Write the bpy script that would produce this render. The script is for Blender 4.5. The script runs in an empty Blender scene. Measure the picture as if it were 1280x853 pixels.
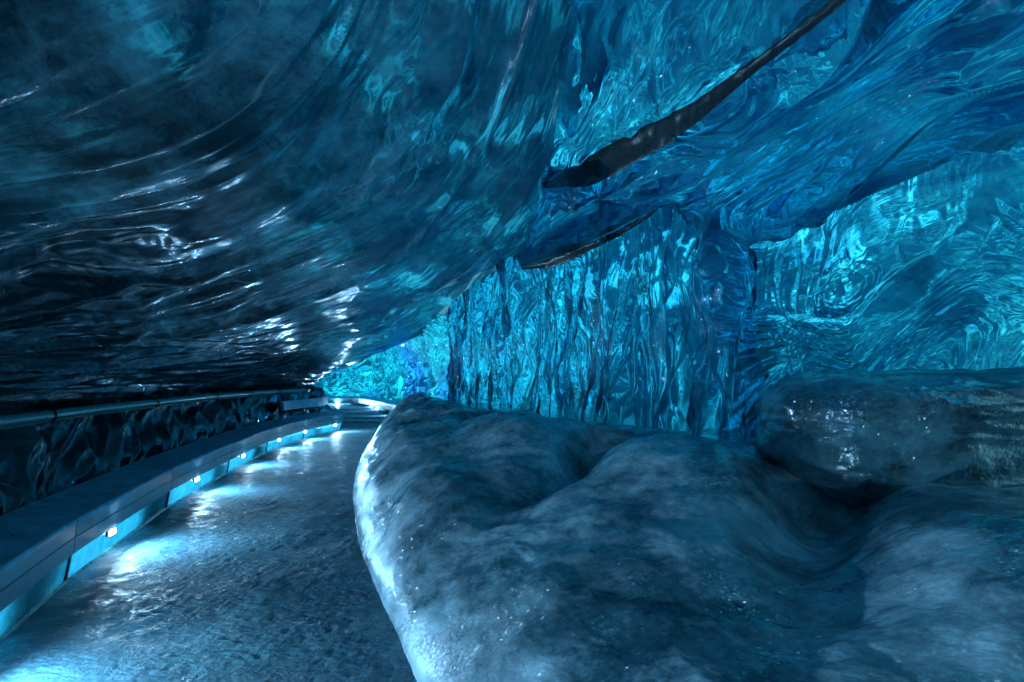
import bpy, math
import numpy as np
from mathutils import Vector

# ------------------------------------------------------------------ camera, sky, sun
sc = bpy.context.scene
F = 711.0 / 1280.0                     # focal length over sensor width
HOR = 470.0                            # eye level in the 1280x853 photograph
EYE = 1.5
cam = bpy.data.cameras.new('camera'); camo = bpy.data.objects.new('camera', cam)
sc.collection.objects.link(camo)
camo.location = (0, 0, EYE); camo.rotation_euler = (math.radians(90), 0, 0)
cam.sensor_width = 36; cam.lens = 36 * F
cam.shift_y = (HOR - 426.5) / 1280.0
cam.clip_start = 0.05; cam.clip_end = 500
sc.camera = camo

SUN_EL, SUN_ROT = math.radians(46), math.radians(48)
w = bpy.data.worlds.new('World'); sc.world = w; w.use_nodes = True
wn = w.node_tree.nodes; wl = w.node_tree.links
sky = wn.new('ShaderNodeTexSky'); sky.sky_type = 'NISHITA'; sky.sun_disc = False
sky.sun_elevation = SUN_EL; sky.sun_rotation = SUN_ROT
wl.new(sky.outputs[0], wn['Background'].inputs[0]); wn['Background'].inputs[1].default_value = 0.1
sun = bpy.data.lights.new('sun', 'SUN'); sun.energy = 5.0; sun.angle = math.radians(0.5); sun.color = (1, 0.96, 0.9)
suno = bpy.data.objects.new('sun', sun); sc.collection.objects.link(suno)
sd = Vector((math.sin(SUN_ROT) * math.cos(SUN_EL), math.cos(SUN_ROT) * math.cos(SUN_EL), math.sin(SUN_EL)))
suno.rotation_euler = sd.to_track_quat('Z', 'Y').to_euler(); suno.location = (20, 18, 25)
sc.view_settings.view_transform = 'Standard'; sc.view_settings.look = 'None'
sc.view_settings.exposure = 0.3; sc.view_settings.gamma = 1.0
sc.cycles.max_bounces = 7; sc.cycles.diffuse_bounces = 2; sc.cycles.glossy_bounces = 2
sc.cycles.transmission_bounces = 5; sc.cycles.sample_clamp_indirect = 3.0
sc.cycles.blur_glossy = 0.6; sc.cycles.use_denoising = True
sc.cycles.use_adaptive_sampling = True; sc.cycles.adaptive_threshold = 0.035

# ------------------------------------------------------------------ noise (numpy)
_r = np.random.RandomState(7)
_P = _r.permutation(256); _P = np.concatenate([_P, _P, _P])
_G = _r.normal(size=(256, 3)); _G /= np.linalg.norm(_G, axis=1)[:, None]
def noise(x, y, z=0.0):
    x, y, z = np.broadcast_arrays(np.asarray(x, float), y, z)
    xi, yi, zi = np.floor(x).astype(int), np.floor(y).astype(int), np.floor(z).astype(int)
    xf, yf, zf = x - xi, y - yi, z - zi
    f = lambda t: t * t * t * (t * (t * 6 - 15) + 10)
    ux, uy, uz = f(xf), f(yf), f(zf); out = 0
    for a in (0, 1):
        for b in (0, 1):
            for c in (0, 1):
                h = _P[_P[_P[(xi + a) & 255] + ((yi + b) & 255)] + ((zi + c) & 255)]
                g = _G[h]
                d = g[..., 0] * (xf - a) + g[..., 1] * (yf - b) + g[..., 2] * (zf - c)
                out = out + d * (ux if a else 1 - ux) * (uy if b else 1 - uy) * (uz if c else 1 - uz)
    return out * 1.6
def fbm(x, y, z=0.0, o=4, g=0.5):
    s, a = 0, 1.0
    for i in range(o):
        s = s + a * noise(x * 2 ** i + 17.3 * i, y * 2 ** i - 9.1 * i, z * 2 ** i + 3.7 * i); a *= g
    return s
def ridge(x, y, z=0.0):
    return 1 - 2 * np.abs(noise(x, y, z))
def sstep(a, b, x):
    t = np.clip((x - a) / (b - a), 0, 1); return t * t * (3 - 2 * t)

# ------------------------------------------------------------------ object helpers
def link(o, parent=None):
    sc.collection.objects.link(o)
    if parent is not None: o.parent = parent
    return o
def tag(o, label=None, cat=None, group=None, kind=None):
    for k, v in (('label', label), ('category', cat), ('group', group), ('kind', kind)):
        if v: o[k] = v
    return o
def empty(name, loc=(0, 0, 0), rz=0.0):
    o = bpy.data.objects.new(name, None); o.location = loc; o.rotation_euler = (0, 0, rz)
    return link(o)
def grid_mesh(name, P, mat, parent=None, uv=None, flip=False, smooth=True, st=None):
    nv, nu = P.shape[:2]
    me = bpy.data.meshes.new(name)
    idx = np.arange(nv * nu).reshape(nv, nu)
    q = np.stack([idx[:-1, :-1], idx[:-1, 1:], idx[1:, 1:], idx[1:, :-1]], -1).reshape(-1, 4)
    if flip: q = q[:, ::-1]
    me.vertices.add(nv * nu); me.vertices.foreach_set('co', P.reshape(-1).astype(np.float32))
    n = len(q)
    me.loops.add(n * 4); me.loops.foreach_set('vertex_index', q.reshape(-1).astype(np.int32))
    me.polygons.add(n); me.polygons.foreach_set('loop_start', np.arange(0, n * 4, 4, dtype=np.int32))
    me.polygons.foreach_set('loop_total', np.full(n, 4, dtype=np.int32))
    if smooth: me.polygons.foreach_set('use_smooth', np.ones(n, bool))
    if uv is not None:
        l = me.uv_layers.new(name='UVMap')
        l.data.foreach_set('uv', uv.reshape(-1, 2)[q.reshape(-1)].reshape(-1).astype(np.float32))
    me.update(calc_edges=True); me.materials.append(mat)
    return link(bpy.data.objects.new(name, me), parent)
def mesh(name, V, Fc, mat, parent=None, smooth=False):
    me = bpy.data.meshes.new(name); me.from_pydata([tuple(map(float, v)) for v in V], [], Fc); me.update()
    if smooth: me.polygons.foreach_set('use_smooth', [True] * len(Fc))
    me.materials.append(mat)
    return link(bpy.data.objects.new(name, me), parent)
def cat_rom(C, n, axis):
    """spline through control points of array C along an axis, n samples"""
    C = np.moveaxis(np.asarray(C, float), axis, 0); m = len(C)
    t = np.linspace(0, m - 1, n); i = np.minimum(t.astype(int), m - 2); f = (t - i)
    E = np.concatenate([(2 * C[0] - C[1])[None], C, (2 * C[-1] - C[-2])[None]])
    f = f.reshape((-1,) + (1,) * (C.ndim - 1))
    p0, p1, p2, p3 = E[i], E[i + 1], E[i + 2], E[i + 3]
    R = 0.5 * (2 * p1 + (p2 - p0) * f + (2 * p0 - 5 * p1 + 4 * p2 - p3) * f ** 2 + (3 * p1 - p0 - 3 * p2 + p3) * f ** 3)
    return np.moveaxis(R, 0, axis)
def at(px, py, Y):
    return ((px - 640) / 711.0 * Y, Y, EYE + (HOR - py) / 711.0 * Y)
def normals(P):
    du = np.gradient(P, axis=1); dv = np.gradient(P, axis=0)
    N = np.cross(du, dv); N /= np.maximum(np.linalg.norm(N, axis=2, keepdims=True), 1e-9)
    return N
def surf(C, nu, nv):
    P = cat_rom(cat_rom(C, nv, 0), nu, 1)
    s = np.cumsum(np.pad(np.linalg.norm(np.diff(P, axis=1), axis=2), ((0, 0), (1, 0))), 1)
    t = np.cumsum(np.pad(np.linalg.norm(np.diff(P, axis=0), axis=2), ((1, 0), (0, 0))), 0)
    s = np.broadcast_to(s.mean(0), s.shape) * 0.6 + s * 0.4
    return P, s, t
def toward(P, N, c):
    """make normals point to c (the inside of the cave)"""
    d = ((c - P) * N).sum(-1)
    return N if np.median(d) > 0 else -N

# ------------------------------------------------------------------ materials
def newmat(name):
    m = bpy.data.materials.new(name); m.use_nodes = True
    nt = m.node_tree; nt.nodes.clear()
    out = nt.nodes.new('ShaderNodeOutputMaterial')
    return m, nt, nt.nodes, nt.links, out
class NB:
    def __init__(s, nt): s.nt, s.n, s.l = nt, nt.nodes, nt.links
    def node(s, t, **k):
        n = s.n.new(t)
        for a, b in k.items(): setattr(n, a, b)
        return n
    def put(s, sock, v):
        if isinstance(v, bpy.types.NodeSocket): s.l.new(v, sock)
        elif v is not None: sock.default_value = v
    def coords(s, uv=True):
        c = s.node('ShaderNodeTexCoord'); return c.outputs['UV' if uv else 'Object']
    def mapping(s, v, scale=(1, 1, 1), loc=(0, 0, 0), rot=(0, 0, 0)):
        m = s.node('ShaderNodeMapping'); s.l.new(v, m.inputs[0])
        m.inputs['Scale'].default_value = scale; m.inputs['Location'].default_value = loc; m.inputs['Rotation'].default_value = rot
        return m.outputs[0]
    def noise(s, v, scale=1, detail=4, rough=0.5, dist=0.0, col=False):
        n = s.node('ShaderNodeTexNoise'); s.l.new(v, n.inputs['Vector'])
        n.inputs['Scale'].default_value = scale; n.inputs['Detail'].default_value = detail
        n.inputs['Roughness'].default_value = rough; n.inputs['Distortion'].default_value = dist
        return n.outputs[1 if col else 0]
    def voro(s, v, scale=1, feature='F1', rnd=1.0):
        n = s.node('ShaderNodeTexVoronoi', feature=feature); s.l.new(v, n.inputs['Vector'])
        n.inputs['Scale'].default_value = scale; n.inputs['Randomness'].default_value = rnd
        return n.outputs['Distance']
    def ramp(s, v, stops):
        r = s.node('ShaderNodeValToRGB'); s.l.new(v, r.inputs[0]); e = r.color_ramp.elements
        while len(e) < len(stops): e.new(0.5)
        for el, (p, c) in zip(e, stops):
            el.position = p; el.color = (c, c, c, 1) if not isinstance(c, tuple) else (*c, 1)
        return r.outputs[0]
    def math(s, op, a, b=None, clamp=False):
        n = s.node('ShaderNodeMath', operation=op, use_clamp=clamp)
        s.put(n.inputs[0], a); s.put(n.inputs[1], b); return n.outputs[0]
    def add3(s, *a):
        r = a[0]
        for b in a[1:]: r = s.math('ADD', r, b)
        return r
    def mixc(s, f, a, b, mode='MIX'):
        n = s.node('ShaderNodeMix', data_type='RGBA', blend_type=mode)
        s.put(n.inputs[0], f)
        for sock, v in ((n.inputs[6], a), (n.inputs[7], b)):
            s.put(sock, (*v, 1) if isinstance(v, tuple) and len(v) == 3 else v)
        return n.outputs[2]
    def vadd(s, a, b, k):
        m = s.node('ShaderNodeVectorMath', operation='SCALE'); s.l.new(b, m.inputs[0]); m.inputs['Scale'].default_value = k
        n = s.node('ShaderNodeVectorMath', operation='ADD'); s.l.new(a, n.inputs[0]); s.l.new(m.outputs[0], n.inputs[1])
        return n.outputs[0]
    def bump(s, h, dist, strength=1.0, normal=None):
        b = s.node('ShaderNodeBump'); b.inputs['Strength'].default_value = strength; b.inputs['Distance'].default_value = dist
        s.l.new(h, b.inputs['Height'])
        if normal is not None: s.l.new(normal, b.inputs['Normal'])
        return b.outputs[0]
    def mixs(s, f, a, b):
        m = s.node('ShaderNodeMixShader'); s.put(m.inputs[0], f); s.l.new(a, m.inputs[1]); s.l.new(b, m.inputs[2]); return m.outputs[0]
    def addn(s, a, b):
        m = s.node('ShaderNodeAddShader'); s.l.new(a, m.inputs[0]); s.l.new(b, m.inputs[1]); return m.outputs[0]

def facets(b, co, scale, base):
    """tiny crystal faces turned at random, so that some of them catch the lamps"""
    v = b.node('ShaderNodeTexVoronoi'); b.l.new(co, v.inputs['Vector']); v.inputs['Scale'].default_value = scale
    m = b.node('ShaderNodeVectorMath', operation='SUBTRACT'); b.l.new(v.outputs['Color'], m.inputs[0]); m.inputs[1].default_value = (0.5, 0.5, 0.5)
    a = b.vadd(base, m.outputs[0], 1.3)
    n = b.node('ShaderNodeVectorMath', operation='NORMALIZE'); b.l.new(a, n.inputs[0]); return n.outputs[0]

def ice_clear(name, tint=(0.12, 0.62, 0.80), milk=(0.03, 0.30, 0.42), milk_lo=0.1, milk_hi=0.5, aniso=(0.9, 4.0),
              dist=0.035, rough=0.04, dirt=0.0, fine=1.0, gloss=0.06, scale=1.0, swirl=0.35, blue=False, mottle=False, glint=False, vor=0.16, fmax=0.6, clr=(-2.6, -0.3), deep=(0.008, 0.04, 0.06), crease_glow=0.8):
    """clear glacier ice seen from inside: refracts the glowing ice behind it, mirrors the lamps, clouded by bubbles and grit"""
    m, nt, n, l, out = newmat(name); b = NB(nt)
    uv = b.coords()
    wv = b.noise(uv, 0.9 * scale, 3, 0.5, col=True)
    uw = b.vadd(uv, wv, swirl)
    su = b.mapping(uw, (aniso[0] * scale, aniso[1] * scale, 1))
    n1 = b.noise(su, 1.6, 2, 0.4, 0.9)
    wv2 = b.node('ShaderNodeTexWave', wave_type='BANDS', bands_direction='Y', wave_profile='SIN')
    l.new(b.mapping(uw, (aniso[0] * 0.5 * scale, aniso[1] * 0.55 * scale, 1)), wv2.inputs[0])
    wv2.inputs['Scale'].default_value = 1.1; wv2.inputs['Distortion'].default_value = 7.0; wv2.inputs['Detail'].default_value = 2.0
    wv2.inputs['Detail Scale'].default_value = 1.2; stri = wv2.outputs[1]
    n2 = b.noise(b.mapping(uw, (aniso[0] * 1.5 * scale, aniso[1] * 1.8 * scale, 1), (3, 7, 0)), 2.2, 1.5, 0.4, 1.5)
    v1 = b.voro(b.mapping(uw, (3.0 * scale, 7.0 * scale, 1)), 1.3, 'SMOOTH_F1')
    h = b.add3(n1, b.math('MULTIPLY', stri, 0.22), b.math('MULTIPLY', n2, 0.35), b.math('MULTIPLY', v1, vor))
    amp = b.ramp(b.noise(b.mapping(b.coords(False), (0.8, 0.8, 0.8), (3, 1, 2)), 1.0, 2, 0.5), [(0.36, 0.22), (0.62, 1.0)])
    nrm = b.bump(b.math('MULTIPLY', h, amp), dist, 1.0)
    grit = b.noise(uw, 26 * scale, 3, 0.6)
    nrm2 = b.bump(grit, 0.004 * fine, 0.7, nrm)
    cloud = b.noise(b.mapping(uw, (0.8, 1.7, 1), (11, 4, 0)), 1.1 * scale, 8, 0.62, 0.6)
    if mottle: cloud = b.noise(b.mapping(b.coords(False), (1.0, 0.8, 1.3), (1, 4, 0)), 1.3, 11, 0.72, 0.4)
    cf = b.ramp(cloud, [(0.42, milk_lo), (0.68, milk_hi)])
    clear = None
    if mottle:        # old dirty ice low on the left, clearer ice towards the ridge over the path
        g = b.node('ShaderNodeSeparateXYZ'); l.new(b.coords(False), g.inputs[0])
        far = b.math('MAXIMUM', b.math('SUBTRACT', g.outputs[1], 4.0), 0.0)
        pos = b.add3(g.outputs[0], b.math('MULTIPLY', far, 0.27), b.math('MULTIPLY', b.math('SUBTRACT', cloud, 0.5), 2.5))
        mr = b.node('ShaderNodeMapRange', interpolation_type='SMOOTHSTEP'); l.new(pos, mr.inputs[0])
        mr.inputs[1].default_value = clr[0]; mr.inputs[2].default_value = clr[1]; clear = mr.outputs[0]
        cf = b.math('MULTIPLY', cf, b.math('SUBTRACT', 1.0, b.math('MULTIPLY', clear, 0.72)))
    refr = b.node('ShaderNodeBsdfRefraction'); refr.inputs['IOR'].default_value = 1.31
    refr.inputs['Roughness'].default_value = rough; l.new(nrm, refr.inputs['Normal'])
    dk = b.noise(b.mapping(uw, (0.5, 1.6, 1), (5, 2, 0)), 1.4 * scale, 5, 0.6, 0.5)
    tcol = b.mixc(b.ramp(dk, [(0.36, 0.0), (0.62, 1.0)]), tuple(c * k for c, k in zip(tint, (0.25, 0.42, 0.55))), tint)
    if blue:
        bz = b.ramp(b.noise(b.mapping(b.coords(False), (0.22, 0.16, 0.2), (0.35, 0.1, 0)), 1.0, 3, 0.5), [(0.44, 0.0), (0.54, 1.0)])
        tcol = b.mixc(bz, tcol, (0.03, 0.42, 1.0))
    if dirt > 0:
        dn = b.noise(b.mapping(b.coords(False) if mottle else uv, (0.6, 0.5, 1.1) if mottle else (0.45, 1.0, 1), (2, 9, 0)), 1.0 * scale, 9, 0.66, 0.4)
        df = b.ramp(dn, [(0.62 - 0.30 * dirt, 0.0), (0.74 - 0.22 * dirt, 1.0)])
        if clear is not None: df = b.math('MULTIPLY', df, b.math('SUBTRACT', 1.0, b.math('MULTIPLY', clear, 0.85)))
        tcol = b.mixc(df, tcol, (0.012, 0.035, 0.05))
        mcol = b.mixc(df, (*milk, 1), (0.014, 0.02, 0.024))
    else: mcol = (*milk, 1)
    b.put(refr.inputs['Color'], tcol)
    if mottle:
        mc = b.noise(b.mapping(b.coords(False), (1.0, 0.8, 1.4), (6, 2, 5)), 1.7, 12, 0.74, 0.3)
        mcol = b.mixc(b.ramp(mc, [(0.40, 0.0), (0.64, 1.0)]), deep, mcol, 'MIX')
    if mottle:        # pale lines painted in for light caught along the carved creases
        vn = b.noise(b.mapping(uw, (0.45, 1.5, 1), (8, 1, 0)), 1.0, 3, 0.5, 0.4)
        vf = b.ramp(b.math('ABSOLUTE', b.math('SUBTRACT', vn, 0.5)), [(0.0, 1.0), (0.012, 0.0)])
        vm = b.ramp(b.noise(b.mapping(b.coords(False), (1, 1, 1), (4, 4, 4)), 0.9, 4, 0.6), [(0.48, 0.0), (0.58, 0.9)])
        vf = b.math('MULTIPLY', b.math('MULTIPLY', vf, vm), crease_glow)
        mcol = b.mixc(vf, mcol, (0.42, 0.72, 0.82)); cf = b.math('MAXIMUM', cf, vf)
    dif = b.node('ShaderNodeBsdfDiffuse'); b.put(dif.inputs['Color'], mcol); l.new(nrm2, dif.inputs['Normal'])
    body = b.mixs(cf, refr.outputs[0], dif.outputs[0])
    if glint:
        gm = b.node('ShaderNodeBsdfGlossy'); gm.inputs['Roughness'].default_value = 0.09; l.new(facets(b, b.coords(False), 90, nrm2), gm.inputs['Normal'])
        body = b.mixs(b.ramp(b.noise(b.coords(False), 2.5, 4, 0.7), [(0.48, 0.02), (0.62, 0.30)]), body, gm.outputs[0])
    gl = b.node('ShaderNodeBsdfGlossy'); gl.inputs['Color'].default_value = (0.72, 0.90, 1.0, 1); gl.inputs['Roughness'].default_value = gloss; l.new(nrm2, gl.inputs['Normal'])
    fr = b.node('ShaderNodeFresnel'); fr.inputs['IOR'].default_value = 1.36; l.new(nrm2, fr.inputs['Normal'])
    fc = b.math('MINIMUM', fr.outputs[0], fmax)
    l.new(b.mixs(fc, body, gl.outputs[0]), out.inputs[0])
    return m

def ice_back(name):
    """the thick glacier ice beyond: daylight soaks through it, more where it is clear; highlights and far-end glow are put into its colour"""
    m, nt, n, l, out = newmat(name); b = NB(nt); co = b.coords(False)
    wv = b.noise(co, 0.4, 2, 0.5, col=True); cw = b.vadd(co, wv, 1.2)
    a = b.noise(cw, 0.55, 7, 0.62, 0.5); c = b.noise(b.mapping(cw, (1, 1, 1), (7, 3, 1)), 1.9, 6, 0.66, 0.6)
    sx = b.node('ShaderNodeSeparateXYZ'); l.new(co, sx.inputs[0])
    far_glow = b.node('ShaderNodeMapRange', interpolation_type='SMOOTHSTEP'); l.new(sx.outputs[1], far_glow.inputs[0])     # brightness painted into the colour towards the far end
    far_glow.inputs[1].default_value = 19; far_glow.inputs[2].default_value = 30; far_glow.inputs[3].default_value = 0; far_glow.inputs[4].default_value = 0.06
    f = b.ramp(b.add3(b.math('MULTIPLY', a, 0.65), b.math('MULTIPLY', c, 0.35), far_glow.outputs[0]), [(0.40, 0.0), (0.50, 0.07), (0.555, 0.32), (0.59, 1.0)])
    base_ = b.math('SUBTRACT', b.add3(b.math('MULTIPLY', a, 0.65), b.math('MULTIPLY', c, 0.35)), far_glow.outputs[0])
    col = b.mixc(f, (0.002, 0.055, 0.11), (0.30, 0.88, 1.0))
    col = b.mixc(b.ramp(base_, [(0.585, 0.0), (0.64, 1.0)]), col, (0.97, 1.0, 1.0))  # white highlights painted into the brightest patches
    tr = b.node('ShaderNodeBsdfTranslucent'); l.new(col, tr.inputs[0])
    l.new(b.bump(a, 0.5, 0.6), tr.inputs['Normal'])
    l.new(tr.outputs[0], out.inputs[0])
    return m

def ice_frost(name, base=(0.20, 0.34, 0.42), base2=(0.03, 0.10, 0.14), rough=0.32, grain=1.0, sparkle=True, streak=(1, 1), pit=False, bd=0.012):
    """opaque wet ice: cloudy, scratched, with crystal glints"""
    m, nt, n, l, out = newmat(name); b = NB(nt); co = b.coords(False)
    wv = b.noise(co, 0.8, 3, 0.5, col=True); cw = b.vadd(co, wv, 0.35)
    a = b.noise(b.mapping(cw, (streak[0], streak[1], 1)), 1.1, 9, 0.64, 0.3)
    c = b.noise(b.mapping(cw, (streak[0] * 2, streak[1] * 2, 1), (4, 4, 0)), 3.4, 7, 0.62, 0.5)
    f = b.ramp(b.math('ADD', b.math('MULTIPLY', a, 0.6), b.math('MULTIPLY', c, 0.4)), [(0.40, 0.0), (0.51, 0.30), (0.64, 1.0)])
    col = b.mixc(f, base2, base)
    g1 = b.noise(b.mapping(co, (1, 1.2, 1)), 26 * grain, 6, 0.7, 0.3)
    g2 = b.voro(cw, 60 * grain); g3 = b.noise(b.mapping(cw, (1, 1.3, 1)), 6 * grain, 6, 0.65)
    if pit:
        pz = b.ramp(b.voro(b.mapping(b.vadd(b.coords(False), wv, 0.15), (1, 1, 1.5)), 34), [(0.12, 1.0), (0.36, 0.0)])
        pm = b.ramp(b.noise(b.coords(False), 1.3, 3), [(0.52, 0.0), (0.60, 1.0)])
        pf = b.math('MULTIPLY', pz, pm)
        col = b.mixc(pf, col, (0.012, 0.02, 0.03))
    h = b.add3(g1, b.math('MULTIPLY', g3, 1.6))
    nrm = b.bump(h, bd, 0.8)
    p = b.node('ShaderNodeBsdfPrincipled'); b.put(p.inputs['Base Color'], col)
    b.put(p.inputs['Roughness'], b.ramp(c, [(0.4, rough * 0.6), (0.62, rough * 1.5)]))
    p.inputs['IOR'].default_value = 1.35; l.new(nrm, p.inputs['Normal'])
    if sparkle:
        b.put(p.inputs['Coat Weight'], b.ramp(b.noise(b.coords(False), 1.6, 5, 0.7), [(0.44, 0.15), (0.58, 1.0)])); p.inputs['Coat IOR'].default_value = 1.6; p.inputs['Specular IOR Level'].default_value = 0.8; p.inputs['Coat Roughness'].default_value = 0.10
        l.new(facets(b, b.coords(False), 85, nrm), p.inputs['Coat Normal'])
    l.new(p.outputs[0], out.inputs[0])
    return m

def simple(name, col, rough=0.5, metal=0.0, nscale=8.0, var=0.3, bumpd=0.003, emit=None, es=0, uv=False):
    m, nt, n, l, out = newmat(name); b = NB(nt); co = b.coords(uv)
    a = b.noise(co, nscale, 7, 0.62, 0.3)
    c = b.mixc(b.ramp(a, [(0.3, 0.0), (0.7, 1.0)]), tuple(x * (1 - var) for x in col), tuple(min(1, x * (1 + var)) for x in col))
    p = b.node('ShaderNodeBsdfPrincipled'); b.put(p.inputs['Base Color'], c)
    b.put(p.inputs['Roughness'], b.ramp(a, [(0.3, max(0.03, rough * 0.7)), (0.7, min(1, rough * 1.3))])); p.inputs['Metallic'].default_value = metal
    l.new(b.bump(a, bumpd), p.inputs['Normal'])
    if emit: p.inputs['Emission Color'].default_value = (*emit, 1); p.inputs['Emission Strength'].default_value = es
    l.new(p.outputs[0], out.inputs[0])
    return m

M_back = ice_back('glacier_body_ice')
M_slab = ice_clear('dirty_left_ice', crease_glow=0.3, deep=(0.004, 0.02, 0.03), tint=(0.03, 0.46, 0.62), milk=(0.15, 0.46, 0.58), milk_lo=0.74, milk_hi=0.99, aniso=(0.6, 1.4), dist=0.020, dirt=1.0, gloss=0.13, fmax=0.24, vor=0.05, mottle=True, swirl=0.6)
M_roof = ice_clear('swept_roof_ice', tint=(0.055, 0.74, 0.97), aniso=(0.5, 2.2), dist=0.055, milk_lo=0.03, milk_hi=0.4, swirl=0.45)
M_wall = ice_clear('wavy_wall_ice', tint=(0.055, 0.73, 0.95), aniso=(0.8, 2.6), dist=0.06, milk_lo=0.03, milk_hi=0.4, swirl=0.6)
M_curt = ice_clear('fluted_curtain_ice', tint=(0.025, 0.50, 0.74), aniso=(0.9, 1.2), dist=0.045, vor=0.04, milk_lo=0.03, milk_hi=0.35, dirt=0.25)
M_far = ice_clear('bright_far_ice', tint=(0.04, 0.85, 1.0), aniso=(2.0, 0.35), dist=0.06, vor=0.02, swirl=0.2, milk=(0.10, 0.60, 0.80), milk_lo=0.05, milk_hi=0.4, blue=True, scale=0.8)
M_bank = ice_clear('frosted_bank_ice', tint=(0.04, 0.40, 0.52), milk=(0.40, 0.62, 0.74), milk_lo=0.6, milk_hi=1.0, aniso=(1.0, 1.0), dist=0.012, dirt=0.25, gloss=0.16, fmax=0.38, crease_glow=0.0, mottle=True, clr=(50, 60), glint=True, vor=0.03, deep=(0.03, 0.11, 0.15), fine=1.6)
M_block = ice_clear('block_ice', tint=(0.05, 0.46, 0.56), crease_glow=0.0, milk=(0.12, 0.32, 0.40), milk_lo=0.35, milk_hi=0.9, aniso=(1.0, 2.0), dist=0.016, dirt=0.5, gloss=0.16, fmax=0.3, mottle=True, clr=(50, 60), glint=True, deep=(0.01, 0.045, 0.06), fine=1.6)
M_path = ice_frost('walked_path_ice', base=(0.13, 0.32, 0.40), base2=(0.05, 0.15, 0.21), rough=0.56, grain=1.8, sparkle=False)
M_dark = ice_clear('black_wall_ice', tint=(0.03, 0.5, 0.66), milk=(0.10, 0.42, 0.54), milk_lo=0.7, milk_hi=0.98, aniso=(1.0, 1.0), dist=0.010, dirt=1.0, gloss=0.16, fmax=0.13, mottle=True, clr=(-4.2, -3.0))
M_blade = ice_clear('grey_silt_ice', fine=0.2, tint=(0.03, 0.28, 0.36), milk=(0.026, 0.046, 0.055), milk_lo=0.5, milk_hi=0.85, aniso=(1.6, 0.8), dist=0.02, gloss=0.25, fmax=0.035)
M_shelf = simple('black_water_film', (0.02, 0.06, 0.08), 0.08, nscale=2, var=0.4, bumpd=0.01)
M_cap = simple('blue_grey_capstone', (0.12, 0.44, 0.62), 0.38, nscale=7, var=0.45, bumpd=0.006)
M_face = simple('grey_face_board', (0.22, 0.36, 0.44), 0.45, nscale=5, var=0.25, bumpd=0.002)
M_post = simple('dark_bracket_metal', (0.02, 0.025, 0.03), 0.4, metal=0.6)
M_pipe = simple('teal_painted_pipe', (0.05, 0.30, 0.34), 0.22, nscale=20, var=0.2, bumpd=0.0006)
M_led = simple('led_lens', (0.8, 0.9, 1.0), 0.2, emit=(0.72, 0.88, 1.0), es=140)

# ------------------------------------------------------------------ plan curves
LY = np.array([-6, -3, 0, 1.6, 3.23, 4.12, 5.5, 6.3, 8.08, 10.67, 12.5, 14.2, 15.7])
LX = np.array([-0.6, -1.0, -1.75, -2.26, -2.91, -3.25, -3.64, -3.88, -4.25, -4.75, -4.93, -4.93, -4.74])
def smooth_interp(y, ys, xs):
    g = np.linspace(ys[0], ys[-1], 400); v = np.interp(g, ys, xs)
    k = np.hanning(25); k /= k.sum()
    v = np.convolve(np.pad(v, 12, mode='reflect', reflect_type='odd'), k, 'valid')
    return np.interp(y, g, v)
Lx = lambda y: smooth_interp(y, LY, LX)
RY = np.array([-6, -3, 0, 1.5, 2.785, 3.68, 4.85, 7.1, 8.9, 11.2, 13.7, 17.2, 20])
RX = np.array([1.2, 0.8, 0.35, 0.0, -0.47, -0.83, -1.30, -2.0, -2.45, -2.84, -3.05, -3.2, -3.2])
Rx = lambda y: smooth_interp(y, RY, RX)

# ------------------------------------------------------------------ path
def path():
    ys = np.concatenate([np.linspace(-14, 1.5, 50), 1.5 * (45 / 1.5) ** np.linspace(0.01, 1, 900)])
    xs = np.concatenate([np.linspace(-25, -6, 12)[:-1], np.linspace(-6, 1.2, 620), np.linspace(1.2, 12, 8)[1:]])
    X, Y = np.meshgrid(xs, ys)
    wx = 0.25 * noise(X * 1.5, Y * 1.5, 3.3)
    Z = 0.010 * fbm(X * 1.1, Y * 1.1, 1, 3)
    near = np.clip(1.4 - Y / 14, 0.2, 1)
    Z += near * (0.005 * np.abs(noise(X * 5 + wx, Y * 8 + wx, 2)) + 0.0045 * ridge(X * 11 + wx * 4, Y * 19 + wx * 3, 5) * (0.7 + noise(X * 2, Y * 2)) + 0.003 * ridge(X * 24, Y * 36 + wx * 9, 8))
    for k, yy in enumerate((18.2, 19.6, 21.2, 23.2)):      # low icy steps at the far end
        Z += 0.035 * sstep(yy - 0.05, yy, Y)
    uv = np.stack([X, Y], -1)
    o = grid_mesh('path', np.stack([X, Y, Z], -1), M_path, uv=uv); tag(o, kind='structure')
path()

# ------------------------------------------------------------------ glacier envelope far behind the inner faces
def envelope():
    nu, nv = 260, 160
    Y = np.linspace(-9, 40, nu)
    xl = np.interp(Y, [-9, 10, 16, 24, 40], [-8.5, -9, -11, -19, -19])
    xr = np.interp(Y, [-9, 4, 12, 20, 40], [7.5, 8.5, 6.5, 4, 4])
    H = np.interp(Y, [-9, 4, 14, 25, 40], [5.8, 6.2, 5.6, 5.4, 5.0])
    endc = np.sqrt(np.clip(1 - (np.abs(Y - 15.5) / 24.6) ** 8, 0.0, 1))
    th = np.linspace(0, math.pi, nv)
    c = np.sign(np.cos(th)) * np.abs(np.cos(th)) ** 0.55; s = np.sin(th) ** 0.6
    xm, hw = (xl + xr) / 2, (xr - xl) / 2 * endc
    P = np.stack([xm[None] + hw[None] * c[:, None], np.broadcast_to(Y, (nv, nu)), -0.8 + (H[None] + 0.8) * s[:, None] * endc[None]], -1)
    N = normals(P)
    P = P + N * (0.35 * fbm(P[..., 0] * 0.5, P[..., 1] * 0.5, P[..., 2] * 0.5, 4))[..., None]
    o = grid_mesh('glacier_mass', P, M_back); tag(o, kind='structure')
envelope()

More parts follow.
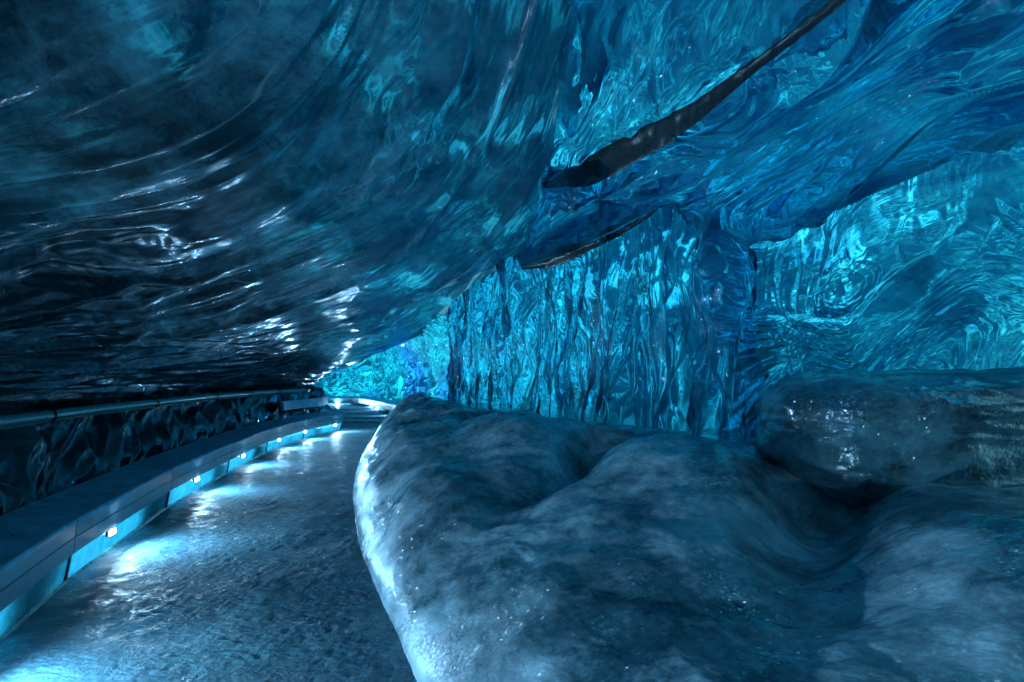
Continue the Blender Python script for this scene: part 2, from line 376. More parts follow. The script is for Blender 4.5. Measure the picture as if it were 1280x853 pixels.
IN = np.array([0.0, 8.0, 1.5])
def flow_disp(s, t, seed, amp, ls, lt, warp=0.6, fold=0.5, scall=0.3):
    w1 = noise(s / (ls * 1.6), t / (lt * 3), seed) * warp * ls; w2 = noise(s / (ls * 1.3) + 9, t / (lt * 3), seed + 4) * warp * lt * 1.6
    a, b = s + w1, t + w2
    d = noise(a / (ls * 2.2), b / (lt * 2.4), seed + 1) * 1.1
    d = d + fold * ridge(a / (ls * 1.4), b / lt, seed + 2) * (0.6 + noise(s / ls, t / lt / 2, seed))
    d = d + 0.35 * noise(a / (ls * 0.7), b / (lt * 0.42), seed + 3)
    d = d + scall * 0.35 * np.abs(noise(a / (ls * 0.3), b / (lt * 0.3), seed + 5)) + scall * 0.14 * noise(a / (ls * 0.16), b / (lt * 0.13), seed + 6)
    return d * amp
def ice_face(name, C, nu, nv, mat, seed, amp, ls, lt, inner=IN, remap=None, extra=None, **k):
    P, s, t = surf(C, nu, nv)
    if remap is not None: s, t = remap(P)
    N = toward(P, normals(P), inner)
    P = P + N * flow_disp(s, t, seed, amp, ls, lt, **k)[..., None]
    if extra is not None: P = P + N * extra(P, s, t)[..., None]
    N2 = normals(P); fl = np.median(((inner - P) * N2).sum(-1)) < 0
    return grid_mesh(name, P, mat, uv=np.stack([s, t], -1), flip=bool(fl))

# left wall: slopes from behind the handrail up over the path to a ridge overhead
yb = np.array([-5, -2, 1, 3, 5, 7.5, 10, 13, 16, 17.6, 19.5, 23])
xb = np.concatenate([Lx(yb[:9]) - 1.2, [-6.3, -7.4, -10.5]])
ridge_pts = np.array([(0.9, -5, 4.6), (0.8, -2, 4.5), (0.55, 1, 4.4), (0.42, 3, 4.25), (0.34, 5, 4.15), (0.28, 7.5, 4.05), (0.2, 10, 3.95), (0.0, 12.6, 3.85),
                      (-1.3, 16, 3.5), (-2.2, 18, 3.25), (-4.2, 21.5, 2.75), (-7.6, 26, 1.9)])
base = np.stack([xb, yb, np.full(12, 1.22)], -1)
rows = []
for v in (0, 0.12, 0.3, 0.5, 0.7, 0.88, 1.0):
    r = base * (1 - v) + ridge_pts * v
    r[:, 2] += 0.35 * math.sin(math.pi * v) * np.linspace(1.0, 0.5, 12)
    rows.append(r)
curl = ridge_pts + np.array([0.45, 0.2, 0.9])
# meltwater has carved this wall in long arcs: level at the near end, turning up over the path further in
def arcs(P):
    Y = np.sqrt(np.maximum(P[..., 1], 0) ** 2 + 2.2)
    a = 711 * P[..., 0] / Y + 210; bb = np.maximum(10 + 711 * (P[..., 2] - EYE) / Y + 22 - 22 * 0, 4.0)
    I = 110.0 / 150.0 * np.log1p(np.exp(np.clip((a - 40) / 110.0, -30, 30))) + a / 1500.0
    psi = np.log(bb) - I
    return 2.4 * np.log(np.hypot(a, bb) + 30), 1.9 * psi
def crease(P, s, t):
    Y = P[..., 1]
    c = t / 1.9 - 4.62 - 0.05 * noise(s * 2.0, 0.5)
    return 0.14 * np.exp(-np.abs(c) / 0.05) * sstep(2, 4.5, Y) + 0.10 * np.exp(-np.abs(c + 0.55 + 0.1 * noise(s, 3.3)) / 0.04) + 0.07 * np.exp(-np.abs(c - 0.4 + 0.1 * noise(s, 7.3)) / 0.04)
o = ice_face('left_ice_wall', np.array([rows[0] + np.array([-0.35, 0, 0.12])] + rows + [curl]), 900, 420, M_slab, 3.0, 0.10, 0.9, 0.36, remap=arcs, extra=crease, fold=0.5, scall=0.4); tag(o, kind='structure')

# low dark wall between the handrail and the kerb
yl = np.linspace(-5, 17.2, 12); xl = Lx(np.minimum(yl, 15.7))
C = [np.stack([xl + dx, yl, np.full(12, z)], -1) for dx, z in ((-1.55, 1.36), (-1.12, 1.12), (-1.02, 0.95), (-0.95, 0.75), (-0.86, 0.52), (-0.78, 0.30), (-0.62, 0.12), (-0.3, -0.05))]
P, s, t = surf(np.array(C), 900, 150); N = toward(P, normals(P), IN)
d = 0.14 * noise(s / 0.9 + t * 0.8, t / 0.45, 5) + 0.07 * ridge(s / 0.45 + t * 1.9 + 0.5 * noise(s, t * 2), t / 0.5, 8) + 0.02 * noise(s / 0.2 + t * 5, t / 0.25, 2) + 0.008 * noise(s / 0.07 + t * 8, t / 0.12, 2)
P = P + N * (d * sstep(0, 0.5, t))[..., None]
o = grid_mesh('low_dark_wall', P, M_dark, uv=np.stack([s * 2.2, t], -1)); tag(o, kind='structure')

def rowsat(*rs): return np.array([[at(*p) for p in r] for r in rs])
# roof, upper sheet
C = rowsat(
    [(640, 338, 13), (668, 262, 9.6), (690, 180, 7.0), (700, 90, 5.4), (705, -20, 4.4), (700, -260, 3.2), (680, -900, 1.9)],
    [(650, 334, 12.6), (690, 255, 9.2), (745, 175, 6.8), (800, 85, 5.2), (850, -20, 4.2), (900, -260, 3.1), (1000, -900, 1.8)],
    [(655, 330, 12.3), (705, 245, 8.9), (790, 165, 6.6), (880, 75, 5.0), (970, -30, 4.0), (1100, -260, 3.0), (1300, -900, 1.8)],
    [(660, 325, 12.2), (720, 228, 8.8), (830, 140, 6.5), (935, 72, 4.95), (1060, -15, 3.95), (1250, -200, 3.0), (1600, -700, 1.8)],
    [(700, 300, 12.2), (780, 200, 9.2), (900, 110, 7.0), (1010, 40, 5.6), (1150, -45, 4.6), (1400, -200, 3.5), (1900, -700, 2.2)])
o = ice_face('upper_roof_ice', C, 420, 260, M_roof, 11.0, 0.12, 0.8, 0.30, warp=0.9, fold=0.8, scall=0.3, extra=lambda P, s, t: 0.14 * ridge(s / 2.4 + 3, t / 0.9 + 0.25 * s, 3) + 0.05 * np.exp(-np.abs(noise(s / 1.6, t / 0.5 + 0.2 * s, 14)) / 0.06)); tag(o, kind='structure')
# roof, lower hanging sheet that sweeps from the dark blade to the right
C = rowsat(
    [(700, 205, 9.0), (780, 165, 7.8), (870, 130, 6.6), (960, 60, 5.4), (1070, -20, 4.4), (1250, -160, 3.4), (1700, -500, 2.2)],
    [(684, 234, 8.0), (765, 208, 7.0), (860, 152, 5.8), (950, 84, 4.7), (1052, 2, 3.8), (1210, -140, 2.9), (1600, -480, 1.9)],
    [(690, 238, 7.9), (785, 230, 6.9), (880, 205, 5.8), (970, 140, 4.8), (1110, 65, 3.9), (1330, -40, 2.9), (1900, -300, 1.9)],
    [(700, 236, 8.0), (805, 240, 6.9), (885, 248, 6.1), (965, 205, 5.1), (1090, 130, 4.3), (1300, 60, 3.4), (1800, -80, 2.3)],
    [(720, 230, 8.2), (830, 243, 7.0), (893, 272, 6.3), (962, 272, 5.6), (1080, 205, 5.0), (1280, 135, 4.7), (1700, 50, 3.6)],
    [(730, 215, 8.9), (840, 225, 7.7), (905, 245, 7.2), (980, 240, 6.7), (1100, 190, 6.3), (1290, 110, 5.8), (1700, 10, 4.8)])
o = ice_face('hanging_roof_ice', C, 560, 300, M_roof, 21.0, 0.11, 0.9, 0.30, warp=0.9, fold=0.9, scall=0.25, extra=lambda P, s, t: 0.20 * ridge(s / 3.0 + 1, t / 0.8 + 0.22 * s, 7) * sstep(0.35, 1.1, t) + 0.06 * np.exp(-np.abs(noise(s / 1.8, t / 0.45 + 0.2 * s, 24)) / 0.06)); tag(o, kind='structure')
# the dark silt blade under it
def blade(name, up, lo, label):
    a = np.array([at(*p) for p in up]); bb = np.array([at(*p) for p in lo]); mid = (a + bb) / 2 + np.array([0, -0.02, 0.0])
    mid[0] = (a[0] + bb[0]) / 2
    back = (a + bb) / 2 + np.array([0.02, 0.25, 0.12])
    P, s, t = surf(np.array([back, a, mid, bb, back]), 220, 40)
    P = P + normals(P) * (0.012 * noise(s / 0.4, t / 0.3, 3) + 0.012 * ridge(s / 0.20 + t * 2.5, t / 0.5, 5))[..., None]
    o = grid_mesh(name, P, M_blade, uv=np.stack([s, t], -1)); tag(o, label, 'ice ledge'); return o
blade('silt_ledge', [(681, 233, 7.9), (722, 203, 7.2), (790, 165, 6.2), (850, 136, 5.5), (930, 82, 4.6), (1045, -6, 3.7), (1200, -145, 2.85)],
      [(681, 236, 7.9), (742, 230, 7.1), (812, 194, 6.15), (862, 162, 5.5), (937, 98, 4.6), (1053, 6, 3.7), (1206, -138, 2.85)],
      'long dark grey blade of silty ice slanting down from the roof to a point')
blade('silt_ledge', [(652, 335, 10.0), (680, 322, 9.3), (715, 308, 8.6), (760, 293, 8.0), (800, 272, 7.5), (830, 250, 7.2)],
      [(652, 337, 10.0), (690, 335, 9.3), (722, 322, 8.6), (764, 301, 8.0), (803, 278, 7.5), (832, 254, 7.2)],
      'short dark lip of ice under the roof, just above the fluted curtain')
# leaf-shaped sheet between them
C = rowsat(
    [(640, 330, 13), (690, 240, 10.4), (760, 205, 9.4), (860, 215, 8.2)],
    [(650, 333, 11.6), (690, 262, 9.9), (765, 228, 8.8), (855, 236, 7.7)],
    [(652, 334, 10.3), (700, 292, 9.1), (770, 258, 8.1), (845, 245, 7.2)],
    [(654, 334, 10.0), (702, 320, 8.9), (764, 294, 8.0), (834, 250, 7.2)],
    [(656, 330, 12.5), (708, 308, 11.2), (770, 280, 10), (845, 240, 8.8)])
o = ice_face('leaf_roof_ice', C, 260, 160, M_roof, 31.0, 0.03, 0.8, 0.2, fold=0.5); tag(o, kind='structure')
# right wall, deep wavy ice
C = rowsat(
    [(880, 225, 7.6), (960, 205, 7.2), (1100, 120, 6.6), (1290, 20, 5.9), (1500, -120, 5.0), (1900, -400, 3.9), (3000, -900, 2.4)],
    [(895, 300, 7.4), (965, 285, 7.0), (1085, 235, 6.6), (1280, 180, 6.0), (1500, 120, 5.2), (2000, 40, 3.8), (3400, -200, 2.2)],
    [(900, 380, 7.2), (960, 360, 7.2), (1100, 330, 7.0), (1280, 295, 6.5), (1500, 270, 5.6), (2100, 220, 4.0), (3700, 100, 2.2)],
    [(900, 455, 7.0), (1000, 430, 7.4), (1110, 415, 7.3), (1280, 410, 6.9), (1500, 405, 6.0), (2200, 410, 4.2), (3900, 430, 2.2)],
    [(900, 600, 6.6), (1000, 590, 6.8), (1110, 580, 6.8), (1280, 580, 6.6), (1500, 590, 6.0), (2200, 650, 4.2), (3900, 800, 2.2)])
o = ice_face('right_ice_wall', C, 620, 420, M_wall, 41.0, 0.24, 0.9, 0.50, warp=1.4, fold=0.8, scall=0.5); tag(o, kind='structure')

# fluted curtain
def curtain():
    pts = [(572, 15.0, 3.2), (578, 13.0, 3.3), (640, 11.0, 3.75), (720, 9.2, 3.9), (800, 7.9, 4.0), (860, 7.1, 4.0), (905, 6.55, 3.9), (925, 7.4, 3.6)]
    plan = np.array([((p - 640) / 711 * y, y) for p, y, z in pts]); top = np.array([p[2] for p in pts])
    C = np.array([[(x, y, zt * v + 0.55 * (1 - v)) for (x, y), zt in zip(plan, top)] for v in np.linspace(0, 1, 5)])
    C[4, :, 1] += 0.25; C[3, :, 1] += 0.05
    P, s, t = surf(C, 800, 330); N = toward(P, normals(P), IN)
    lean = s - 0.22 * t * noise(s * 0.8, 2.2) - 0.12 * t
    lean = lean + 0.10 * noise(s / 0.5, t / 0.8, 31)
    d = 0.12 * noise(lean / 0.8, t / 3, 1) + 0.24 * (ridge(lean / 0.42, t / 2.2, 4)) * (0.7 + 0.5 * noise(s, t, 8)) + 0.07 * ridge(lean / 0.17, t / 1.0, 6) \
        + 0.028 * noise(lean / 0.14, t / 0.28, 9) + 0.004 * noise(lean / 0.06, t / 0.1, 12)
    d += 0.28 * np.exp(-((s - s.max() * 0.74) / 0.35) ** 2) - 0.15 * np.exp(-((s - s.max() * 0.86) / 0.2) ** 2)
    P = P + N * d[..., None]
    N2 = normals(P); fl = np.median(((IN - P) * N2).sum(-1)) < 0
    o = grid_mesh('fluted_ice_curtain', P, M_curt, uv=np.stack([t, s * 1.6], -1), flip=bool(fl))
    tag(o, 'tall fluted curtain of blue ice standing behind the mounded bank', 'ice wall')
curtain()

# far chamber: wall that runs from behind the curtain round to the end of the tunnel
plan = np.array([(-0.9, 14.4), (-1.5, 15.8), (-2.3, 18), (-3.6, 22), (-5.2, 26.5), (-6.8, 30), (-9, 31.5), (-12, 31.5), (-16, 28), (-18, 22), (-16, 16)])
cen = np.array([-7.5, 22.0])
C = []
for z, sh in ((-0.2, 0.0), (0.8, 0.02), (1.8, 0.0), (2.9, 0.08), (3.8, 0.3), (4.3, 0.6), (4.4, 0.98)):
    q = plan + (cen - plan) * sh; C.append([(x, y, z) for x, y in q])
o = ice_face('far_ice_wall', np.array(C), 520, 240, M_far, 51.0, 0.22, 0.7, 0.7, inner=np.array([-7.0, 20, 1.5]), fold=0.5, scall=0.6); tag(o, kind='structure')

# ------------------------------------------------------------------ bank, shelf, block
def seg_dist(X, Y, p, q):
    ux, uy = q[0] - p[0], q[1] - p[1]; L2 = ux * ux + uy * uy
    t = ((X - p[0]) * ux + (Y - p[1]) * uy) / L2; tc = np.clip(t, 0, 1)
    return np.hypot(X - p[0] - tc * ux, Y - p[1] - tc * uy), tc
def bank_height(X, Y):
    e = Rx(np.clip(Y, -6, 20)); d = X - e
    wx = 0.12 * noise(X * 1.3, Y * 1.3, 20); wy = 0.12 * noise(X * 1.3, Y * 1.3, 27)
    dc = np.interp(Y, [-6, 1.5, 2.6, 4.2, 6.6, 8.6, 11, 13, 16], [2.4, 2.9, 3.0, 2.35, 1.95, 1.75, 1.4, 1.1, 0.9])
    H = np.interp(Y, [-6, 2, 3.5, 6, 9.5, 13, 15.0, 15.8], [0.95, 0.90, 0.84, 0.96, 0.97, 1.0, 0.9, 0.1])
    q = np.clip(d / dc, 0, 1.0)
    W = sstep(6.0, 9.5, Y)
    edge = 0.17 + 0.10 * W
    h = edge * (1 - np.exp(-np.maximum(d, 0) / 0.10)) + (H - edge) * (np.sin(q * math.pi / 2) ** (1.05 - 0.15 * W))
    h = h + 0.10 * np.exp(-((d - 0.55) / 0.35) ** 2) * (1 + 0.6 * noise(Y * 0.8, X, 41))          # rolled shoulder above the path
    for p, r, w_, a_ in (((0.90, 5.6), (0.30, 4.45), 0.24, 0.66), ((0.0, 4.2), (-0.5, 3.0), 0.30, 0.10), ((2.02, 3.75), (1.15, 2.2), 0.30, 0.42), ((-0.28, 8.2), (-0.85, 7.2), 0.16, 0.50),
                         ((3.4, 2.0), (1.4, 0.7), 0.35, 0.22), ((-0.95, 9.6), (-1.5, 8.8), 0.12, 0.14), ((-1.3, 10.9), (-1.9, 10.1), 0.12, 0.12), ((-1.7, 12.4), (-2.3, 11.6), 0.12, 0.12)):
        ds, tc = seg_dist(X + wx, Y + wy, p, r); k = np.exp(-(ds / w_) ** 2)
        h = h - a_ * k * (1 - 0.75 * tc)
    # crowns of the bulges between the hollows
    h = h + 0.13 * np.exp(-(((X - 0.02) / 0.42) ** 2 + ((Y - 6.4) / 0.8) ** 2) ** 1.5) + 0.17 * np.exp(-(((X - 1.22) / 0.48) ** 2 + ((Y - 4.1) / 0.75) ** 2) ** 1.5) + 0.10 * np.exp(-(((X - 0.75) / 0.45) ** 2 + ((Y - 3.0) / 0.8) ** 2)) + 0.12 * np.exp(-(((X - 1.9) / 0.35) ** 2 + ((Y - 1.9) / 0.7) ** 2))
    fl = ridge(Y * 0.9 + X * 0.5 + 0.4 * noise(X, Y, 3), X * 0.3, 2) * 0.07 * W + 0.03 * W * noise(Y * 2.6 + X, X * 0.8, 5) + 0.05 * W * ridge(Y * 1.8 + X * 1.2 + 0.5 * noise(X * 2, Y, 3), X * 0.4, 12)
    h = h + fl * sstep(0.1, 0.5, d) * sstep(1.15, 0.8, d / dc)
    h = h + sstep(0.05, 0.5, d) * (0.035 * fbm(X * 1.9, Y * 1.5, 3, 3) + 0.008 * fbm(X * 6 + Y, Y * 6, 6, 3) + 0.0018 * noise(X * 28, Y * 28, 2))
    h = h + 0.010 * noise(X * 2.5, Y * 6 + X * 3, 4) * sstep(0.0, 0.2, d)
    return h * sstep(-0.001, 0.02, d) - 0.05 * (d < 0)
def crest_x(Y): return np.interp(Y, [0, 3, 3.8, 4.6, 5.4, 6.5, 8, 10, 13, 17], [9, 9, 2.9, 2.1, 1.75, 1.1, 0.15, -0.85, -1.75, -2.2])
def bank():
    ys = np.concatenate([np.linspace(-6, 1.0, 60), 1.0 * 18 ** np.linspace(0.003, 1, 760)])
    g = np.linspace(0, 1, 620)
    # strips start just inside the path edge and fan out to the right
    off = -0.03 + 6.2 * (g ** 2.0 * 0.75 + g * 0.25)
    X = Rx(ys)[:, None] + off[None]; Y = np.broadcast_to(ys[:, None], X.shape).copy()
    Z = bank_height(X, Y)
    # behind the crest line the bank drops under the water film
    crest = crest_x(Y)
    Z = Z - 0.35 * sstep(0.0, 0.7, X - crest)
    uv = np.stack([X * 1.0 + Z * 0.6, Y + Z * 0.6], -1)
    o = grid_mesh('ice_bank', np.stack([X, Y, Z], -1), M_bank, uv=uv)
    tag(o, 'broad rounded bank of frosted grey-blue ice swelling along the right edge of the path', 'ice bank')
bank()
def shelf():
    xs = np.linspace(-3, 7, 300); ys = np.linspace(3.0, 15.4, 400); X, Y = np.meshgrid(xs, ys)
    lim = crest_x(Y) + 0.22
    Z = np.interp(Y, [3, 7, 12], [0.80, 0.82, 0.95]) + 0.006 * fbm(X * 2, Y * 1.2, 2, 3) - 1.6 * sstep(0.0, 0.4, lim - X) - 1.0 * sstep(14.6, 15.0, Y) - 1.0 * sstep(4.6, 4.0, Y + 0.5 * sstep(2.4, 2.0, X))
    o = grid_mesh('meltwater_shelf', np.stack([X, Y, Z], -1), M_shelf, uv=np.stack([X, Y], -1)); tag(o, kind='structure')
shelf()
def block():
    # big rounded slab: superellipsoid warped by noise
    nu, nv = 420, 260
    th = np.linspace(-math.pi, math.pi, nu); ph = np.linspace(-math.pi / 2, math.pi / 2, nv)
    sg = lambda v, e: np.sign(v) * np.abs(v) ** e
    TH, PH = np.meshgrid(th, ph)
    x = sg(np.cos(TH), 0.5) * sg(np.cos(PH), 0.26); y = sg(np.sin(TH), 0.5) * sg(np.cos(PH), 0.26); z = sg(np.sin(PH), 0.50)
    P = np.stack([3.33 + x * 1.40, 4.15 + y * 0.75, 0.98 + z * 0.50], -1)
    lower = np.clip(-z, 0, 1) * np.clip(-x, 0, 1)
    P[..., 0] += 0.55 * lower ** 2; P[..., 2] += 0.035 * (P[..., 0] - 2)
    N = normals(P); N = np.where((((P - np.array([3.3, 4.3, 1.1])) * N).sum(-1) > 0)[..., None], N, -N)
    d = 0.05 * fbm(P[..., 0] * 1.3, P[..., 1] * 1.3, P[..., 2] * 2.2, 4) + 0.012 * ridge(P[..., 0] * 2, P[..., 1] * 2, P[..., 2] * 11) + 0.006 * noise(P[..., 0] * 22, P[..., 1] * 22, P[..., 2] * 30)
    P = P + N * d[..., None]
    o = grid_mesh('ice_block', P, M_block, uv=np.stack([P[..., 0], P[..., 2] + P[..., 1]], -1), flip=True)
    tag(o, 'big dark flat-topped slab of ice lying on the bank against the right wall', 'ice block')
block()

# ------------------------------------------------------------------ kerb wall
def kerb(xs, ys, sj, label, origin):
    o0 = np.array(origin); root = empty('kerb_wall', tuple(o0)); tag(root, label, 'kerb wall')
    s = np.concatenate([[0], np.cumsum(np.hypot(np.diff(xs), np.diff(ys)))])
    def frame(sv):
        y = np.interp(sv, s, ys); x = np.interp(sv, s, xs)
        dy = np.interp(sv + 0.05, s, ys) - np.interp(sv - 0.05, s, ys); dx = np.interp(sv + 0.05, s, xs) - np.interp(sv - 0.05, s, xs)
        n = math.hypot(dx, dy); return x, y, -dy / n, dx / n          # left-hand normal, away from the path
    def run(name, prof, s0, s1, mat, n=6):
        V, Fc = [], []; k = len(prof)
        for i in range(n + 1):
            x, y, nx, ny = frame(s0 + (s1 - s0) * i / n)
            for d, z in prof: V.append((x + nx * d - o0[0], y + ny * d - o0[1], z))
        for i in range(n):
            for j in range(k):
                a, b2 = i * k + j, i * k + (j + 1) % k; Fc.append((a, b2, b2 + k, a + k))
        Fc.append(tuple(range(k))[::-1]); Fc.append(tuple(n * k + j for j in range(k)))
        return mesh(name, V, Fc, mat, root)
    pitch = 2.37; L = s[-1]; g = 0.008
    a = sj - math.floor(sj / pitch) * pitch; segs = []
    while a < L - 0.1: segs.append((a, min(a + pitch, L))); a += pitch
    rr = np.random.RandomState(4)
    for a, b2 in segs:
        h = (a + b2) / 2
        for p, q in ((a, h), (h, b2)):
            dz = rr.uniform(-0.004, 0.004); e = rr.uniform(-0.004, 0.004)
            run('capstone', [(-0.085 + e, 0.452 + dz), (-0.075 + e, 0.465 + dz), (0.0, 0.474 + dz), (0.37, 0.522 + dz), (0.375, 0.49), (0.30, 0.40), (-0.085 + e, 0.428)], p + g / 2, q - g / 2, M_cap)
        run('upper_face_board', [(-0.075, 0.425), (-0.069, 0.332), (-0.03, 0.332), (-0.03, 0.425)], a + g, b2 - g, M_face)
        run('lower_face_board', [(-0.070, 0.325), (-0.062, 0.212), (-0.02, 0.212), (-0.02, 0.325)], a + g, b2 - g, M_face)
        run('clear_strip', [(-0.040, 0.208), (0.0, 0.012), (0.012, 0.012), (-0.028, 0.208)], a + 0.02, b2 - 0.02, M_strip)
        run('bottom_trim', [(-0.014, 0.024), (-0.03, -0.01), (0.03, -0.01), (0.02, 0.022)], a, b2, M_trim)
        run('post', [(-0.050, 0.22), (-0.008, -0.02), (0.03, -0.02), (0.0, 0.22)], b2 - 0.014, min(b2 + 0.014, L), M_post, 1)
        run('backing', [(0.16, 0.43), (0.18, -0.02), (0.22, -0.02), (0.28, 0.43)], a, b2, M_trim)
    run('end_panel', [(-0.08, 0.46), (-0.02, -0.01), (0.33, -0.01), (0.37, 0.51)], L + 0.002, L + 0.03, M_cap, 1)
    return frame, s
# ice strip and trim materials
def strip_mat():
    m, nt, n, l, out = newmat('clear_strip_ice'); b = NB(nt); co = b.coords(False)
    h = b.noise(co, 7, 5, 0.6, 0.8); nrm = b.bump(h, 0.02, 0.8)
    r = b.node('ShaderNodeBsdfRefraction'); r.inputs['Color'].default_value = (0.45, 0.9, 0.95, 1); r.inputs['Roughness'].default_value = 0.12; r.inputs['IOR'].default_value = 1.1
    l.new(nrm, r.inputs['Normal'])
    d = b.node('ShaderNodeBsdfTranslucent'); d.inputs['Color'].default_value = (0.15, 0.65, 0.75, 1)
    g = b.node('ShaderNodeBsdfGlossy'); g.inputs['Roughness'].default_value = 0.1; l.new(nrm, g.inputs['Normal'])
    body = b.mixs(b.ramp(h, [(0.35, 0.35), (0.65, 0.85)]), r.outputs[0], d.outputs[0])
    l.new(b.mixs(0.12, body, g.outputs[0]), out.inputs[0]); return m
M_strip = strip_mat()
M_trim = simple('pale_teal_trim', (0.10, 0.38, 0.44), 0.3, nscale=6, var=0.3, bumpd=0.004)
kys = np.linspace(-5.6, 15.7, 400); kxs = Lx(kys)
frame, ks = kerb(kxs, kys, float(np.interp(4.11, kys, np.concatenate([[0], np.cumsum(np.hypot(np.diff(kxs), np.diff(kys)))]))),
                 'long low curving kerb wall with blue-grey sloping cap and lit clear strip, left of the path', (float(Lx(6.0)), 6.0, 0))
fk = np.array([(-15, 25.5), (-11.5, 26.9), (-9, 27.1), (-7.2, 26.6), (-6.2, 25.0), (-5.3, 23.0), (-4.4, 21.0), (-3.5, 19.0), (-2.8, 17.4), (-2.2, 15.8)])
fk = cat_rom(fk, 300, 0)
fframe, fks = kerb(fk[:, 0], fk[:, 1], 0.0, 'distant kerb wall closing off the far bend of the path', (-6.2, 25.0, 0))
def far_board():
    V = []; n = 10; ys_ = np.linspace(13.8, 17.6, n + 1); xs_ = Lx(np.minimum(ys_, 15.7)) - 0.62 - 0.25 * np.clip(ys_ - 16.2, 0, 9)
    for x, y in zip(xs_, ys_):
        for dx, z in ((0.0, 0.88), (0.02, 0.66), (-0.05, 0.65), (-0.07, 0.89)): V.append((x + dx - xs_[0], y - 14, z))
    Fc = [(i * 4 + j, i * 4 + (j + 1) % 4, i * 4 + 4 + (j + 1) % 4, i * 4 + 4 + j) for i in range(n) for j in range(4)] + [(3, 2, 1, 0), tuple(n * 4 + j for j in range(4))]
    o = mesh('wall_board', V, Fc, M_cap); o.location = (xs_[0], 14, 0)
    tag(o, 'smooth blue horizontal board on the ice wall just behind the far end of the kerb', 'board')
far_board()

# ------------------------------------------------------------------ handrail
def tube(name, pts, r, mat, parent, n=14, off=(0, 0, 0)):
    V, Fc = [], []; pts = [Vector(p) for p in pts]
    for i, p in enumerate(pts):
        t = (pts[min(i + 1, len(pts) - 1)] - pts[max(i - 1, 0)]).normalized()
        sdv = t.cross(Vector((0, 0, 1)))
        if sdv.length < 1e-3: sdv = Vector((1, 0, 0))
        sdv.normalize(); up = sdv.cross(t)
        for j in range(n):
            a = 2 * math.pi * j / n; V.append(p + sdv * math.cos(a) * r + up * math.sin(a) * r - Vector(off))
    for i in range(len(pts) - 1):
        for j in range(n):
            Fc.append((i * n + j, i * n + (j + 1) % n, (i + 1) * n + (j + 1) % n, (i + 1) * n + j))
    Fc.append(tuple(range(n))[::-1]); Fc.append(tuple((len(pts) - 1) * n + j for j in range(n)))
    return mesh(name, V, Fc, mat, parent, smooth=True)
def handrail():
    o0 = (float(Lx(6.0)) - 0.9, 6.0, 1.0)
    root = empty('handrail', o0); tag(root, 'long teal pipe handrail running along the left ice wall', 'handrail')
    railx = lambda y: float(Lx(y)) - 0.88
    tube('pipe', [(railx(y), y, 1.11) for y in np.linspace(-4, 15.7, 90)], 0.056, M_pipe, root, off=o0)
    tube('under_strip', [(railx(y) + 0.008, y, 1.052) for y in np.linspace(-4, 15.7, 90)], 0.010, simple('rusty_strip', (0.12, 0.09, 0.075), 0.4), root, off=o0)
    for y in (-2.0, 0.6, 3.1, 5.6, 8.2, 10.8, 12.6, 14.1, 15.5):
        x = railx(y)
        tube('bracket', [(x + 0.064 * math.cos(a), y, 1.11 + 0.064 * math.sin(a)) for a in np.linspace(-2.2, 1.9, 14)] + [(x - 0.12, y, 1.20), (x - 0.30, y + 0.02, 1.26)], 0.011, M_post, root, n=8, off=o0)
handrail()

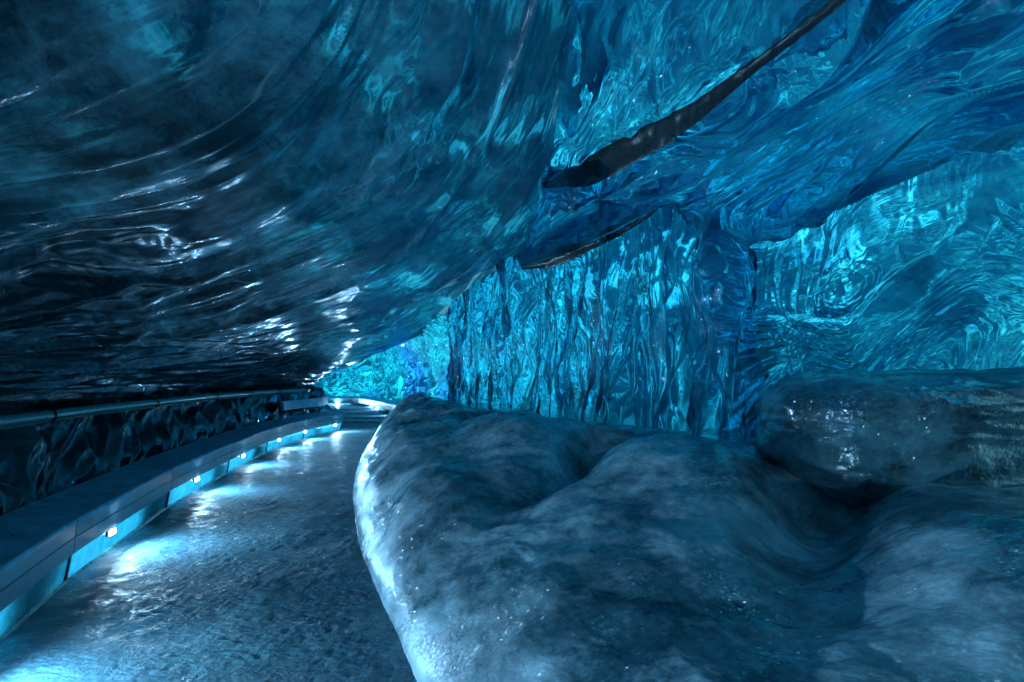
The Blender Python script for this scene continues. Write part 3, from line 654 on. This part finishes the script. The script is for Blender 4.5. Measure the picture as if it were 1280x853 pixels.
# ------------------------------------------------------------------ lamps
LED = (0.36, 0.70, 1.0)
def led(px, label, x, y, z, nx, ny, energy=40.0, sz=0.12, up=0.26):
    a = math.atan2(-ny, -nx)       # towards the path
    r = empty('led_light', (x, y, z), a)
    tag(r, label, 'led light', 'small lights set into the low walls')
    def box(name, x0, x1, y0, y1, z0, z1, mat):
        V = [(a_, b_, c_) for a_ in (x0, x1) for b_ in (y0, y1) for c_ in (z0, z1)]
        mesh(name, V, [(0, 1, 3, 2), (4, 6, 7, 5), (0, 4, 5, 1), (2, 3, 7, 6), (0, 2, 6, 4), (1, 5, 7, 3)], mat, r)
    box('lamp_housing', -0.03, 0.006, -sz / 2 - 0.006, sz / 2 + 0.006, -0.018, 0.024, M_post)
    box('lens', 0.0065, 0.016, -sz / 2, sz / 2, -0.015, 0.018, M_led)
    for sgn, en, ang in ((1, energy, 0.35), (-1, 9.0, 0)):
        ld = bpy.data.lights.new('led_glow', 'AREA'); ld.shape = 'RECTANGLE'; ld.size = sz; ld.size_y = 0.04; ld.energy = en; ld.color = LED
        lo = bpy.data.objects.new('led_glow', ld); link(lo, r)
        if sgn > 0: lo.location = (0.03, 0, 0); dv = Vector((1, 0, up)); ld.spread = math.radians(160)
        else: lo.location = (-0.17, 0, -0.02); dv = Vector((1, 0, -0.25)); ld.size = 1.5; ld.size_y = 0.05
        lo.rotation_euler = (-dv).to_track_quat('Z', 'Y').to_euler()
    return r
ords = [('light in the kerb wall behind the viewer', -2.1), ('light in the kerb wall beside the viewer', 0.2), ('light in the kerb wall just out of view at lower left', 2.5),
        ('nearest and largest glowing light in the kerb wall, at lower left', 4.8), ('second light along the kerb wall from the near end', 7.25),
        ('third light along the kerb wall from the near end', 9.4), ('fourth light along the kerb wall from the near end', 11.7),
        ('fifth light along the kerb wall from the near end', 13.4), ('last light before the rounded end of the kerb wall', 15.25)]
for lab, y in ords:
    sv = float(np.interp(y, kys, ks)); x, yy, nx, ny = frame(sv)
    near = y < 1
    led(0, lab, x - nx * 0.05, yy - ny * 0.05, 0.175, nx, ny, energy=80 if near else 36, up=0.45 if near else 0.26)

for lab, px_ in (('far light left of the end of the path, beyond the kerb wall', -8.25), ('left one of the two close lights at the far right of the path', -6.05),
                 ('right one of the two close lights at the far right of the path', -5.45), ('added unseen light around the far bend', -12.5), ('light of the far kerb near the steps', -4.2)):  # the one around the bend is unseen, added to brighten the chamber
    sv = float(np.interp(px_, fk[:, 0], fks)); x, yy, nx, ny = fframe(sv)
    led(0, lab, x - nx * 0.05, yy - ny * 0.05, 0.175, nx, ny, energy=90 if px_ < -8 else 30, up=0.5)
